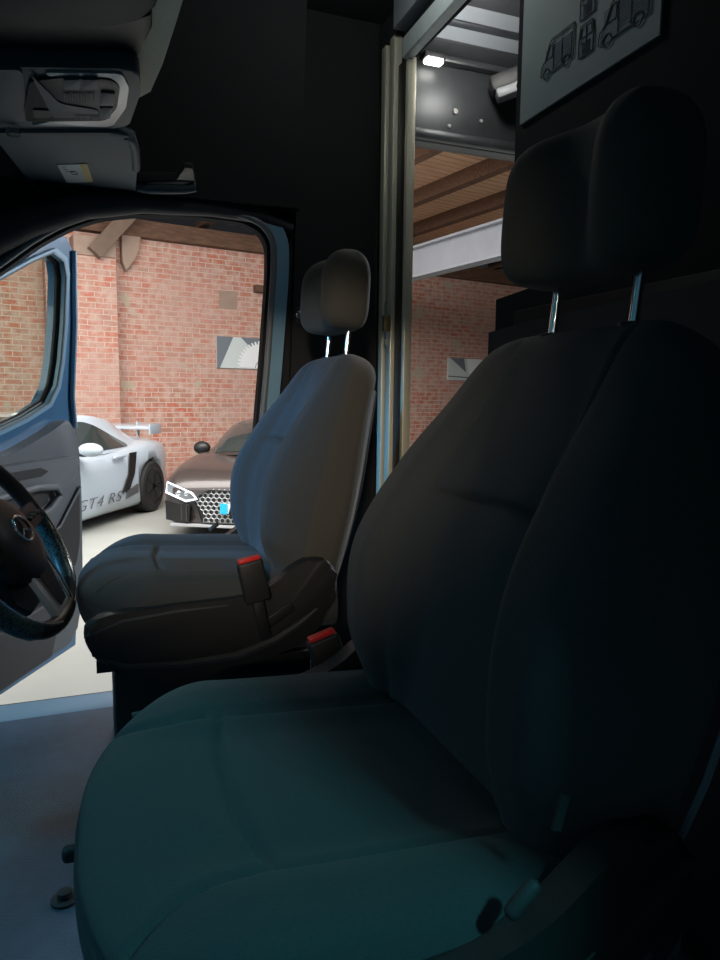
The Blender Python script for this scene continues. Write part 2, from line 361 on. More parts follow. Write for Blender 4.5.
st(gobj(box('plaster_patch', (u4, V0-.006, z4), (.32, .012, .30), 'cap')))

# ------------------------------------------------------------------ cars
def car_frame(p, phi): return p, R(90)-phi
def wheel(parent, x, y, r, wd, side, spokes, face):
    t = parent
    w = lathe('wheel', [(-wd/2, r*.66), (-wd/2, r*.93), (-wd/2+.03, r), (wd/2-.03, r), (wd/2, r*.93), (wd/2, r*.66)], 'tyre', t, 40, (x, y, r))
    ys = y+side*(wd/2-.015)
    bm = bmesh.new()
    tubebm(bm, [(x+r*.68*math.cos(2*PI*k/36), ys, r+r*.68*math.sin(2*PI*k/36)) for k in range(36)], .022, 8, True)
    for k in range(spokes):
        a = 2*PI*k/spokes
        for da in (-.13, .13):
            q = Matrix.Rotation(-(a+da), 3, 'Y'); c = Vector((math.cos(a+da), 0, math.sin(a+da)))*r*.37
            boxbm(bm, Vector((x, ys, r))+c, (r*.6, .03, .022), q, .004, 1)
    latheX(bm, [(ys-side*.01-y, .055), (ys+side*.015-y, .045)], 16, (x, y, r))
    rm = fbm('rim', bm, 'rim', w)
    lathe('brake_disc', [(ys-side*.07-y, r*.5), (ys-side*.06-y, r*.5)], 'screw', w, 28, (x, y, r))
    return w
def carbody(t, L, stations, paint, zb=.14):
    """stations: x, half width, shoulder z, centre z"""
    xs = [L*i/90 for i in range(91)]; rings = []
    tw = [(s[0], s[1]) for s in stations]; tsn = [(s[0], s[2]) for s in stations]; tcn = [(s[0], s[3]) for s in stations]
    tb = [(0, zb+.02), (.3, zb), (L-.4, zb), (L, zb+.16)]
    for x in xs:
        w, zs, zc, b = interp(tw, x), interp(tsn, x), interp(tcn, x), interp(tb, x)
        half = [(0, b), (w*.6, b), (w*.93, b), (w*.985, b+.05), (w, b+.16), (w*.985, b+(zs-b)*.45), (w*.995, b+(zs-b)*.72), (w*.975, zs-.09), (w*.93, zs-.03), (w*.86, zs), (w*.72, zs+(zc-zs)*.25), (w*.5, zs+(zc-zs)*.7), (w*.25, zs+(zc-zs)*.95), (0, zc)]
        # smooth the half section
        ring = [(x, -y, z) for y, z in half]+[(x, y, z) for y, z in half[::-1][1:-1]]
        rings.append([Vector(p) for p in ring])
    o = grid('body', rings, paint, t, angle=70); return o
def cut(o, cutters):
    """cut wheel arches and vents, then drop the cutters"""
    for c in cutters:
        md = o.modifiers.new('cut', 'BOOLEAN'); md.operation = 'DIFFERENCE'; md.object = c; md.solver = 'EXACT'
    dg = bpy.context.evaluated_depsgraph_get(); dg.update()
    me = bpy.data.meshes.new_from_object(o.evaluated_get(dg)); o.modifiers.clear(); o.data = me
    for c in cutters: bpy.data.objects.remove(c)
def house(t, tab, name='cabin', paint='whitepaint'):
    """tab: x, half width base, half width top, z base, z top -> surface function and mesh"""
    f = [[(r[0], r[k]) for r in tab] for k in range(1, 5)]
    def S(x, s, off=0):
        wb, wt, zb, zt = (interp(k, x) for k in f)
        a = abs(s)
        if a > .62:
            k = (1-a)/.38; y = wb+(wt-wb)*k; z = zb+(zt-.035-zb)*k; nrm = Vector((0, .9, .43))
        else:
            k = a/.62; y = wt*math.sin(k*PI/2)**.9; z = zt-.035*(1-math.cos(k*PI/2)) ; nrm = Vector((0, .3*k, 1))
        v = Vector((x, math.copysign(y, s) if s else 0, z)); nrm.y = math.copysign(nrm.y, s); return v+nrm.normalized()*off
    x0, x1 = tab[0][0], tab[-1][0]; rings = []
    for i in range(61):
        x = x0+(x1-x0)*i/60; rings.append([S(x, -1+2*j/40) for j in range(41)])
    o = grid(name, rings, paint, t, closed=False, angle=70); return S
def patch(name, S, fn, nx, ns, m, t, off=.006):
    rings = [[S(*fn(i/nx, j/ns), off) for j in range(ns+1)] for i in range(nx+1)]
    return grid(name, rings, m, t, closed=False, angle=70)

# white sports car (front towards the van, its left side in view)
phi = R(20.6+8.5); ax = Vector((math.sin(phi), math.cos(phi), 0)); ay = Vector((-ax.y, ax.x, 0))
rw = Vector((.58, 9.44, -.67)); org = rw-ax*3.46+ay*.84
wc = thing('sports_car', 'white two-door sports car with rear wing and dark sill decal, by the brick wall', 'car', org, math.atan2(ax.y, ax.x))
L = 4.45
bd = carbody(wc, L, [(0, .62, .50, .56), (.15, .78, .62, .66), (.5, .87, .74, .74), (1.0, .90, .84, .82), (1.5, .885, .86, .90), (2.3, .875, .86, .90), (3.0, .90, .88, .92), (3.5, .915, .92, .98), (4.0, .84, .90, .98), (4.25, .70, .84, .90), (4.4, .50, .74, .78)], 'whitepaint')
cs = []
for x in (.98, 3.46):
    cs.append(lathe('cutter', [(-.95, .375), (-.66, .375)], 'carblack', wc, 40, (x, 0, .345)))
    cs.append(lathe('cutter', [(.66, .375), (.95, .375)], 'carblack', wc, 40, (x, 0, .345)))
cut(bd, cs)
S = house(wc, [(1.05, .66, .44, .84, .87), (1.5, .77, .58, .84, 1.12), (1.95, .81, .60, .84, 1.27), (2.4, .82, .60, .84, 1.30), (2.9, .80, .56, .85, 1.25), (3.4, .74, .46, .88, 1.12), (3.95, .60, .32, .92, .98)], paint='whitepaint')
patch('windscreen', S, lambda a, b: (1.1+.78*a, -.60+1.2*b), 10, 10, 'carglass', wc)
for sd in (-1, 1):
    patch('side_window', S, lambda a, b, sd=sd: (1.5+1.55*a, sd*(.965-b*(.30*min(1, (a*3.5)**.7)*(1-max(0, a-.45)**1.4*2.05)))), 20, 6, 'carglass', wc, .008)
for x in (.98, 3.46):
    for sd in (-1, 1): wheel(wc, x, sd*.79, .335, .25, sd, 5, 'rim')
# side intake, door handle, sill stripe with writing
def sidepoly(name, pts, y, m, par, th=.01): return prism(name, [(x, y, z) for x, z in pts], (0, -th, 0), m, par)
for sd in (-1, 1):
    sidepoly('side_intake', [(2.84, .82), (3.02, .82), (2.96, .56), (2.82, .38), (2.62, .35), (2.80, .56)], sd*.895, 'carblack', wc, .012)
    sidepoly('sill_stripe', [(2.76, .36), (3.05, .42), (3.05, .31), (2.72, .27)], sd*.892, 'decal', wc, .012)
    box('door_handle', (2.60, sd*.895, .79), (.26, .04, .035), 'whitepaint', wc, bev=.012)
    for word, off in (('GT4', 0), ('RS', .66)):
        tx = bpy.data.curves.new('decal', 'FONT'); tx.body = word; tx.size = .17; tx.extrude = .003; tx.space_character = 1.05; tx.shear = .35; tx.offset = -.002
        to = bpy.data.objects.new('lettering', tx); COL.objects.link(to); dg = bpy.context.evaluated_depsgraph_get(); dg.update()
        me = bpy.data.meshes.new_from_object(to.evaluated_get(dg)); bpy.data.objects.remove(to)
        dx = 1.60+off if sd < 0 else 2.72-off
        me.transform(Matrix.Translation((dx, sd*.905, .27)) @ Matrix.Rotation(0 if sd < 0 else PI, 4, 'Z') @ Matrix.Rotation(PI/2, 4, 'X') @ Matrix.Diagonal((1.75, 1, 1, 1)))
        finish('sill_lettering', me, 'decal', wc, False)
    mi = bmesh.new(); bmesh.ops.create_uvsphere(mi, u_segments=20, v_segments=12, radius=1); bmesh.ops.transform(mi, matrix=Matrix.Translation((1.78, sd*1.0, .93)) @ Matrix.Diagonal((.085, .14, .075, 1)), verts=mi.verts[:])
    mo = fbm('door_mirror', mi, 'whitepaint', wc); box('mirror_arm', (1.81, sd*.88, .87), (.05, .12, .03), 'carblack', mo, bev=.006)
    hb = bmesh.new(); bmesh.ops.create_uvsphere(hb, u_segments=16, v_segments=10, radius=1); bmesh.ops.transform(hb, matrix=Matrix.Translation((.33, sd*.62, .63)) @ Matrix.Diagonal((.2, .13, .09, 1)), verts=hb.verts[:]); fbm('headlight', hb, 'headlamp', wc)
# rear wing
bm = bmesh.new(); boxbm(bm, (4.08, 0, 1.09), (.34, 1.3, .045), Matrix.Rotation(R(-6), 3, 'Y'), .01)
for sd in (-1, 1): boxbm(bm, (4.08, sd*.66, 1.06), (.36, .02, .14), None, .005); boxbm(bm, (4.05, sd*.42, 1.06), (.06, .02, .2))
fbm('rear_wing', bm, 'whitepaint', wc)
bm = bmesh.new(); boxbm(bm, (-.0, 0, .28), (.1, 1.1, .16), None, .02); fbm('front_intake', bm, 'carblack', wc)

# dark sports car facing the van
phi = R(20.6+9); ax = Vector((math.sin(phi), math.cos(phi), 0)); ay = Vector((-ax.y, ax.x, 0))
crn = Vector((.657, 7.66, -.67)); org = crn-ay*.88
dc = thing('sports_car', 'dark bronze grey sports car with honeycomb grille facing the van, next to the white one', 'car', org, math.atan2(ax.y, ax.x))
L = 4.43
bd = carbody(dc, L, [(0, .86, .50, .52), (.06, .93, .60, .62), (.2, .965, .70, .70), (.5, .975, .78, .76), (.9, .975, .84, .80), (1.5, .955, .84, .88), (2.3, .95, .88, .93), (3.2, .97, .92, .98), (3.9, .96, .90, .96), (4.43, .85, .78, .80)], 'darkpaint')
cs = []
for x in (.98, 3.63):
    cs.append(lathe('cutter', [(-1, .39), (-.7, .39)], 'carblack', dc, 40, (x, 0, .355)))
    cs.append(lathe('cutter', [(.7, .39), (1, .39)], 'carblack', dc, 40, (x, 0, .355)))
cut(bd, cs)
S = house(dc, [(.90, .88, .70, .80, .83), (1.4, .93, .76, .80, 1.05), (1.95, .94, .74, .82, 1.21), (2.5, .92, .68, .84, 1.24), (3.0, .80, .56, .90, 1.19), (3.6, .72, .46, .93, 1.07), (4.1, .60, .36, .94, .98)], paint='darkpaint')
patch('windscreen', S, lambda a, b: (.97+.90*a, -.64+1.28*b), 10, 10, 'carglass', dc)
for sd in (-1, 1):
    patch('side_window', S, lambda a, b, sd=sd: (1.6+1.35*a, sd*(.96-b*(.29*min(1, (a*3.5)**.7)*(1-max(0, a-.5)*1.3)))), 16, 6, 'carglass', dc, .008)
    mi = bmesh.new(); bmesh.ops.create_uvsphere(mi, u_segments=20, v_segments=12, radius=1); bmesh.ops.transform(mi, matrix=Matrix.Translation((1.46, sd*1.06, .86)) @ Matrix.Diagonal((.08, .11, .085, 1)), verts=mi.verts[:])
    mo = fbm('door_mirror', mi, 'carblack', dc); box('mirror_arm', (1.48, sd*.95, .81), (.05, .14, .03), 'carblack', mo, bev=.006)
for x in (.98, 3.63):
    for sd in (-1, 1): wheel(dc, x, sd*.84, .345, .25, sd, 5, 'rim')
def frontpoly(name, pts, x, m, par, th=.02, bev=0): return prism(name, [(x, y, z) for y, z in pts], (-th, 0, 0), m, par, bev=bev)
g = frontpoly('grille', [(.40, .52), (-.40, .52), (-.56, .42), (-.47, .17), (.47, .17), (.56, .42)], -.005, 'carblack', dc, .02)
bm = bmesh.new()                                   # honeycomb mesh, one piece
for r_ in range(8):
    for c_ in range(-9, 10):
        y = c_*.062+(.031 if r_ % 2 else 0); z = .195+r_*.044
        lim = .40+(.16*(.52-z)/.10 if z > .42 else .16-(.09*(.42-z)/.25))
        if abs(y) > lim-.03: continue
        tubebm(bm, [(-.028, y+.029*math.cos(R(60*k+30)), z+.029*math.sin(R(60*k+30))) for k in range(6)], .0045, 4, True)
fbm('honeycomb', bm, 'satin', g)
bm = bmesh.new(); tubebm(bm, [(-.03, p[0], p[1]) for p in [(.40, .52), (-.40, .52), (-.56, .42), (-.47, .17), (.47, .17), (.56, .42)]], .009, 6, True); fbm('grille_surround', bm, 'carblack', g)
box('number_plate', (-.045, 0, .33), (.02, .52, .11), 'label', dc, bev=.003)
box('plate_strip', (-.058, .22, .33), (.01, .08, .11), 'badge', dc)
for sd in (-1, 1):
    h = prism('headlight', [(.08, sd*.90, .575), (.04, sd*.89, .47), (-.02, sd*.64, .39), (-.035, sd*.52, .42), (-.02, sd*.58, .48)], (-.02, 0, .012), 'headlamp', dc)
    bm = bmesh.new(); tubebm(bm, [(.065, sd*.90, .58), (.02, sd*.895, .475), (-.035, sd*.65, .395), (-.055, sd*.52, .425), (-.04, sd*.58, .485)], .011, 6, True); fbm('light_strip', bm, 'drl', h)
    for q in (.60, .70): 
        bm = bmesh.new(); bmesh.ops.create_uvsphere(bm, u_segments=12, v_segments=8, radius=.035); bmesh.ops.translate(bm, vec=(.0+.12*(q-.6), sd*(q+.05), .47), verts=bm.verts[:]); fbm('projector_lens', bm, 'chrome', h)
    v = prism('bumper_vent', [(.03, sd*.90, .39), (.04, sd*.90, .18), (-.012, sd*.62, .16), (-.025, sd*.60, .35)], (-.03, 0, 0), 'carblack', dc)
    bm = bmesh.new()
    for q in range(4): tubebm(bm, [(-.05+.09*q/3*.7, sd*(.64+q*.065), .36-.005*q), (-.045+.09*q/3*.7, sd*(.64+q*.065), .18)], .010, 6)
    fbm('vent_bar', bm, 'darkpaint', v)
box('front_splitter', (.02, 0, .135), (.14, 1.66, .03), 'satin', dc, bev=.006)

# ================================================================== THE VAN SHELL
ZF = 1.36
def Zp(px, py, z=ZF):
    d = fwd+rgt*((px-360)/F)+up*((480-py)/F); return EYE+d*((z-EYE.z)/d.z)
st(box('floor', (-.1, 1.03, -.02), (2.0, 1.84, .04), 'floor', bev=.004))
sl = st(box('door_sill', (-.2, 1.935, -.008), (1.36, .11, .02), 'sill', bev=.008))
st(box('underbody', (-.1, 1.0, -.20), (2.0, 1.7, .28), 'seal'))
tag(lathe('floor_bolt', [(0, .022), (.004, .022), (.006, .018), (.006, .012), (.016, .011), (.018, .006)], 'plastic_soft', None, 24, (-.077, 1.15, 0), 2), 'small round bolt head in the cab floor left of the passenger seat', 'bolt')
# driver side wall with the door opening
op = [(-.66, .78), (-.45, .95), (-.224, 1.126), (-.13, 1.205), (-.05, 1.255), (.02, 1.285), (.12, 1.305), (.25, 1.313), (.39, 1.310), (.44, 1.29), (.462, 1.255), (.462, 1.18), (.452, 1.05), (.440, .90), (.425, .75), (.415, .55), (.41, .2), (.40, .02), (.36, -.02), (-.70, -.02), (-.78, .2)]
op = [(p.x, p.y) for p in rounded([Vector((x, z, 0)) for x, z in op], .05, 4)]
outer = [(-1.2, -.3), (.82, -.3), (.82, 1.95), (-.35, 1.95), (-.55, 1.25), (-1.2, .8)]
st(prism('wall_right', [(x, 2.0, z) for x, z in outer], (0, .04, 0), 'liner', None, holes=[[(x, 2.0, z) for x, z in op]]))
# inner pillar trim around the opening
def offs(pl, d):
    c = Vector((-.1, .6)); out = []
    n = len(pl)
    for i in range(n):
        a = Vector(pl[i-1]); b = Vector(pl[(i+1) % n]); t = (b-a).normalized(); nn = Vector((-t.y, t.x))
        p = Vector(pl[i]);
        if (p-c).dot(nn) < 0: nn = -nn
        out.append(tuple(p+nn*d))
    return out
st(prism('trim_1', [(x, 1.965, z) for x, z in offs(op, .055)], (0, .034, 0), 'bluepaint_in', None, holes=[[(x, 1.965, z) for x, z in offs(op, .012)]]))
st(tube('trim_2', [(x, 1.962, z) for x, z in offs(op, .010)], .009, 'seal_grey', None, 8, True))
# padded A pillar cover and B pillar cover inside
ap = [(-.95, 1.94, .70), (-.60, 1.94, .95), (-.40, 1.94, 1.10), (-.26, 1.95, 1.185), (-.15, 1.955, 1.25), (-.02, 1.965, 1.302), (.12, 1.97, 1.328), (.30, 1.97, 1.336), (.44, 1.975, 1.330), (.53, 1.98, 1.30)]
st(tube('trim_3', ap, [.052, .052, .050, .045, .040, .032, .028, .026, .024, .015], 'plastic_soft', None, 14))
bp = [(.525, 0), (.80, 0), (.80, 1.90), (.56, 1.90), (.54, 1.34), (.525, .9)]
st(prism('trim_4', [(x, 1.975, z) for x, z in bp], (0, .024, 0), 'liner', None, bev=.02, seg=3))
st(prism('trim_5', [(-.45, 1.93, 1.345), (.54, 1.93, 1.345), (.54, 1.86, 1.90), (-.30, 1.86, 1.90)], (0, .068, 0), 'liner', None))
st(box('ceiling', (.18, 1.02, 1.92), (1.3, 2.0, .05), 'liner'))
st(box('wall_left', (-.02, -.03, 1.64), (.96, .05, .62), 'liner'))
st(prism('wall_left', [(.50, 0, -.1), (.82, 0, -.1), (.82, 0, 1.95), (.46, 0, 1.95), (.46, 0, 1.4)], (0, -.06, 0), 'liner', None))
st(prism('ceiling_front', [(-.47, 0, 1.92), (-1.15, 0, .92), (-1.19, 0, .95), (-.51, 0, 1.95)], (0, 0, 0), 'liner') if False else box('trim_6', (-.42, 1.03, 1.62), (.04, 1.95, .62), 'liner'))
# windscreen, sloping forward from the roof edge
st(prism('window_1', [(-.44, .06, 1.32), (-.44, 1.96, 1.32), (-1.16, 1.96, .76), (-1.16, .06, .76)], (-.004, 0, .005), 'windscreen'))
st(box('cowl', (-1.3, 1.02, .62), (.35, 1.96, .28), 'bluepaint', bev=.04))
st(prism('trim_7', [(.0, 0, 0), (0, 0, 0)], (0, 0, 0), 'liner') if False else box('bulkhead', (-1.08, 1.02, .25), (.06, 1.9, .75), 'liner'))

# partition behind the seats with the door opening
hole = [(1.782, .02), (1.782, 1.715), (1.262, 1.705), (1.262, 1.19), (1.138, 1.19), (1.138, 1.045), (1.315, 1.035), (1.315, .02)]
st(prism('wall_rear', [(.80, y, z) for y, z in [(0, -.02), (2.0, -.02), (2.0, 1.94), (0, 1.94)]], (.008, 0, 0), 'liner', None, holes=[[(.80, y, z) for y, z in hole]]))
fr = anchor('door_frame', (.80, 1.79, 0))
for y, w, h in ((.122, .030, 1.80), (.062, .034, 1.80), (-.022, .022, 1.72)):
    box('upright_profile', (-.012 if y > 0 else -.002, y+(.004 if y < 0 else 0), h/2), (.024, w if y > 0 else .018, h), 'alu', fr, bev=.003)
box('black_channel', (-.006, .060, .86), (.010, .17, 1.72), 'seal', fr)
box('strike_plate', (-.028, .060, 1.035), (.006, .024, .13), 'satin', fr, bev=.002)
for z in (1.085, .985): lathe('screw', [(0, .006), (.003, .004)], 'brass', fr, 12, (-.031, .060, z))
box('latch_keep', (-.036, .048, 1.035), (.018, .022, .045), 'brass', fr, bev=.003)
# header: pale profile, black groove, upper pale profile
box('header_profile', (-.014, -.345, 1.735), (.028, .66, .05), 'whitealu', fr, bev=.003)
box('header_groove', (-.004, -.31, 1.777), (.008, .66, .03), 'seal', fr)
box('upper_header', (-.02, -.33, 1.84), (.04, .70, .09), 'steel', fr, bev=.004)
# grey reinforcement sheet lower half
st(box('lower_board', (.79, .62, .52), (.012, 1.20, .96), 'plastic', bev=.003))
st(prism('grey_ledge', [(.785, 1.31, .965), (.785, 1.14, .975), (.785, .5, .99), (.785, .5, .55), (.785, 1.31, .55)], (-.004, 0, 0), 'plastic_soft'))
# poster
po = thing('poster', 'pale poster with small van drawings on the black partition behind the passenger headrest', 'poster', (.796, 1.238, 1.362))
pa = box('sheet', (0, -.183, .24), (.004, .366, .48), 'paper', po)
def drawing(y0, z0, w, h, kind, m='ink'):
    """line drawing of a van: y runs towards the viewer's right as -y"""
    bm = bmesh.new(); X = -.004
    def ln(a, b, r=.0009): r *= .75; tubebm(bm, [(X, -(y0+a[0]*w), z0+a[1]*h), (X, -(y0+b[0]*w), z0+b[1]*h)], r, 4)
    def pl(P, r=.0009):
        for a, b in zip(P, P[1:]): ln(a, b, r)
    if kind == 'side':
        pl([(0, .1), (.03, .38), (.14, .5), (.26, .9), (.34, .98), (1, .98), (1, .08), (.9, .08)], .0014); pl([(0, .1), (.1, .08)]); ln((.28, .08), (.7, .08), .0018)
        pl([(.17, .5), (.27, .85), (.36, .85), (.36, .5), (.17, .5)]); pl([(.4, .1), (.4, .95)]); pl([(.66, .1), (.66, .95)])
        for q in (.19, .8): pl([(q+.09*math.cos(k*PI/6), .1+.16*math.sin(k*PI/6)) for k in range(13)], .0014)
        for k in range(9): ln((.42, .2+.08*k), (.64, .2+.08*k), .0005); ln((.68, .2+.08*k), (.98, .2+.08*k), .0005)
    else:
        pl([(.05, .05), (.05, .6), (.15, .97), (.85, .97), (.95, .6), (.95, .05), (.05, .05)], .0014); pl([(.14, .6), (.22, .9), (.78, .9), (.86, .6), (.14, .6)])
        for k in range(6): ln((.25, .12+.06*k), (.75, .12+.06*k), .0009)
        ln((.5, .1), (.5, .95)); pl([(.1, .5), (.24, .42), (.24, .5)])
    return bm
for nm, a in (('printed_van_side', (.068, .052, .095, .062, 'side')), ('printed_van_front', (.176, .042, .042, .055, 'front')), ('printed_van_rear', (.176, .103, .042, .055, 'front')),
              ('printed_van_long', (.229, .036, .115, .066, 'side'))):
    fbm(nm, drawing(*a), 'ink', po)
for y, z, w, h in ((.118, .080, .075, .042), (.197, .068, .034, .046), (.197, .129, .034, .046), (.290, .066, .10, .052)): box('printed_tone', (-.0026, -y, z), (.0012, w, h), 'inkblue', po)

# ------------------------------------------------------------------ cargo area seen through the partition
st(prism('cargo_side_rail', [(.82, 2.0, 1.60), (2.6, 2.0, 1.60), (2.6, 2.0, 1.86), (.82, 2.0, 1.86)], (0, .06, 0), 'cargometal', None, bev=.006))
st(box('cargo_rail_lip', (1.7, 1.985, 1.615), (1.76, .03, .03), 'cargometal', bev=.008))
st(box('cargo_rail_rib', (1.7, 1.985, 1.835), (1.76, .03, .02), 'cargometal', bev=.006))
st(prism('cargo_roof_cove', [(.82, 2.0, 1.85), (.82, 1.90, 1.96), (.82, 1.75, 2.03), (.82, 1.75, 2.06), (.82, 2.05, 1.90)], (1.8, 0, 0), 'cargoroof'))
for y, z, w in ((1.985, 1.868, .05), (1.935, 1.918, .018), (1.875, 1.966, .05), (1.81, 2.0, .016)):
    st(box('cove_rib', (1.72, y, z), (1.8, w, .014), 'cargometal', rot=Matrix.Rotation(R(-38), 3, 'X'), bev=.003))
st(box('cargo_roof', (1.75, 1.02, 2.06), (1.9, 2.0, .04), 'cargoroof'))
for y in (1.62, 1.36, 1.08): st(box('roof_rib', (1.75, y, 2.035), (1.84, .05, .022), 'cargometal', bev=.006))
for x in (1.72,):
    st(box('roof_bow', (x, 1.0, 2.02), (.09, 1.6, .05), 'cargometal', bev=.012))
st(box('wall_cargo_end', (2.65, 1.02, .9), (.05, 2.1, 2.3), 'liner')); st(box('wall_cargo_left', (1.75, -.03, .95), (1.86, .05, 2.2), 'liner'))
st(box('cargo_floor', (1.75, 1.02, -.04), (1.9, 2.05, .06), 'floor'))
st(box('wall_cargo_right', (2.35, 2.02, .78), (.55, .05, 1.62), 'liner'))
led = thing('cargo_lamp', 'small lit lamp under the cargo roof edge beyond the aluminium door frame', 'lamp', (.955, 1.965, 1.815))
box('housing', (0, 0, .012), (.07, .04, .02), 'plastic', led, bev=.005); lz = box('lens', (0, -.004, -.002), (.055, .03, .014), 'led', led, bev=.005)
for i, (px_, z) in enumerate(((1.05, 1.70), (1.14, 1.685), (1.03, 1.655))):
    tag(lathe('rail_screw', [(0, .010 if i == 0 else .006), (-.005, .008 if i == 0 else .005)], 'screw', None, 14, (px_, 1.998, z)), ['largest bright screw in the grey cargo side rail', 'small screw at the right in the grey cargo side rail', 'small screw lowest in the grey cargo side rail'][i], 'screw')
ll = bpy.data.lights.new('cargo_lamp_light', 'POINT'); ll.energy = 2.2; ll.color = (1, .98, .92); ll.shadow_soft_size = .03; lo = bpy.data.objects.new('cargo_lamp_light', ll); COL.objects.link(lo); lo.location = (1.02, 1.74, 1.80)
rb = thing('roof_bracket', 'perforated pressed steel arm hanging under the cargo roof next to the partition edge', 'bracket', (1.22, 1.86, 1.80))
bm = bmesh.new(); q = Matrix.Rotation(R(-28), 3, 'Z') @ Matrix.Rotation(R(-18), 3, 'Y'); boxbm(bm, (.10, 0, .03), (.42, .07, .05), q, .012); fbm('arm', bm, 'plastic', rb)
bm = bmesh.new(); boxbm(bm, (.10, -.02, -.005), (.40, .05, .03), q, .006); a2 = fbm('perforated_plate', bm, 'seal_grey', rb)
for k in range(4):
    p = q @ Vector((-.14+.09*k, -.0, 0))+Vector((.10, -.045, -.005)); lathe('hole', [(-.004, .013), (.004, .013)], 'seal', a2, 14, p)

# ================================================================== SEATS
def make_seat(label, cx_y, inb, dz=0, cz=0, cxo=0, vx=0):
    """x rear, y across; inb = side (+1/-1) that carries the buckle"""
    t = thing('van_seat', label, 'seat', (0, cx_y, dz), 0, 'front seats of the van')
    # cushion
    NU, NJ = 120, 220; x0, x1 = -.045+cxo, .45; rings = []
    for i in range(NU):
        k = i/(NU-1); u = (x1-x0)*(k**1.7 if k < 1 else 1)
        u = max(u, .0004)
        se = (1-max(0, 1-u/.17)**2.4)**(1/2.4) ; sv = (1-max(0, 1-u/.10)**2.2)**(1/2.2)
        w = .258*se; x = x0+u; zm = .405
        zt = cz+interp([(0, .455), (.10, .460), (.2, .452), (.35, .442), (.5, .430)], u)
        zb = .335
        ring = []
        for j in range(NJ):
            a = 2*PI*j/NJ; c, s = math.cos(a), math.sin(a)
            y = w*spow(c, .42); ay_ = abs(y)
            if s >= 0:
                z = zm+(zt-zm)*sv*spow(s, .40)
                z += .030*smooth(.10, .20, ay_)*smooth(0, .75, s)*sv*smooth(.02, .16, u)
                z += .006*math.cos(min(1, ay_/.15)*PI/2)*smooth(.3, .9, s)
                if s > .3:
                    sy = .150+.04*smooth(.10, .0, u)                     # seams
                    g = math.exp(-((ay_-sy)/.0052)**2)*smooth(.02, .05, u)
                    if ay_ < sy: g = max(g, math.exp(-((x-.108-.02*(ay_/.15)**2)/.0045)**2))
                    g2 = math.exp(-((s-.0))**2*0)*0
                    z -= .0085*g
            else: z = zm+(zb-zm)*(-spow(s, .5) if False else abs(s)**.5)*sv
            # piping groove round the side
            gr = math.exp(-((z-.418)/.0035)**2) if abs(c) > .0 else 0
            yy = y*(1-.012*gr); ring.append(Vector((x+.004*gr*(1-smooth(0, .08, u)), yy, z)))
        rings.append(ring)
    cu = grid('seat_cushion', rings, 'fabric', t, angle=80)
    # backrest
    a = Vector((.135, 0, .485)); H = a.length; a.normalize(); f = Vector((-a.z, 0, a.x)); B0 = Vector((.405, 0, .435)); NT, NJ = 130, 220; rings = []
    wt = [(0, .225), (.15, .250), (.33, .260), (.5, .248), (.65, .226), (.8, .200), (.92, .180), (1, .165)]
    bt = [(0, .028), (.15, .068), (.35, .083), (.6, .060), (.8, .030), (1, .008)]
    dt = [(0, .052), (.3, .050), (.7, .042), (1, .034)]
    rt = [(0, .066), (.4, .066), (1, .056)]
    for i in range(NT):
        k = i/(NT-1); tt = 1-(1-k)**1.5 if k > 0 else 0
        cap = (1-max(0, (tt-.90)/.10)**2.5)**(1/2.5) if tt < 1 else .001
        capw = (1-max(0, (tt-.84)/.16)**2.8)**(1/2.8) if tt < 1 else .01
        w = interp(wt, tt)*(.45+.55*capw)*(1 if tt < .9995 else .9); dF = interp(dt, tt)*cap; dR = interp(rt, tt)*cap; bl = interp(bt, tt)*cap
        cen = B0+a*(H*1.0*tt)+f*(.012*math.sin(PI*tt)); ring = []
        for j in range(NJ):
            an = 2*PI*j/NJ; c, s = math.cos(an), math.sin(an); y = w*spow(c, .45); q = abs(y)
            if s >= 0:
                d = dF*spow(s, .45)
                sy = interp([(0, .140), (.3, .135), (.55, .118), (.8, .105), (1, .100)], tt)
                d += bl*smooth(sy-.045, sy+.035, q)*smooth(0, .8, s)
                if s > .25:
                    g = math.exp(-((q-sy)/.0056)**2)*smooth(1.0, .93, tt)
                    if q < sy:
                        g = max(g, 1.7*math.exp(-((tt-.555+.02*(q/.15)**2)/.012)**2))
                        d += .010*smooth(.555, .46, tt)*math.cos(min(1, q/.15)*PI/2)*smooth(.02, .2, tt)
                    d -= .0105*g*cap
            else: d = -dR*abs(s)**.6
            if abs(s) < .35: pass
            ring.append(cen+f*d+Vector((0, y, 0)))
        rings.append(ring)
    bk = grid('backrest', rings, 'fabric_side', t, angle=80)
    # front face of the backrest keeps the cushion fabric
    me = bk.data; me.materials.append(M['fabric'])
    nj = NJ
    for p in me.polygons:
        j = p.index % nj
        if j < nj//2 and nj*.04 < j < nj*.46: p.material_index = 1
    # rear shell with bright piping edge
    bm = bmesh.new(); pts = []
    for tt in [0, .1, .2, .3, .4, .5, .6, .7, .78, .85]:
        w = interp(wt, tt)+.003; cen = B0+a*(H*tt)+f*(.012*math.sin(PI*tt)); pts.append(cen-f*(interp(rt, tt)*.62)+Vector((0, w, 0)))
    tubebm(bm, pts, .0035, 6); fbm('edge_piping', bm, 'seal_grey', bk); bm = bmesh.new(); tubebm(bm, [Vector((p.x, -p.y, p.z)) for p in pts], .0035, 6); fbm('edge_piping', bm, 'seal_grey', bk)
    shell = [Vector((0, 0, 0))]
    bm = bmesh.new(); rr = []
    for tt in [k/14*.86 for k in range(15)]:
        w = interp(wt, tt)*.84; cen = B0+a*(H*tt)+f*(.012*math.sin(PI*tt)); dR = interp(rt, tt); e = .9+.1*math.sin(PI*tt/.86)
        rr.append([cen-f*(dR*e+(.012 if 0 < j < 16 else -.02))+Vector((0, w*(-1+2*j/16), 0)) for j in range(17)])
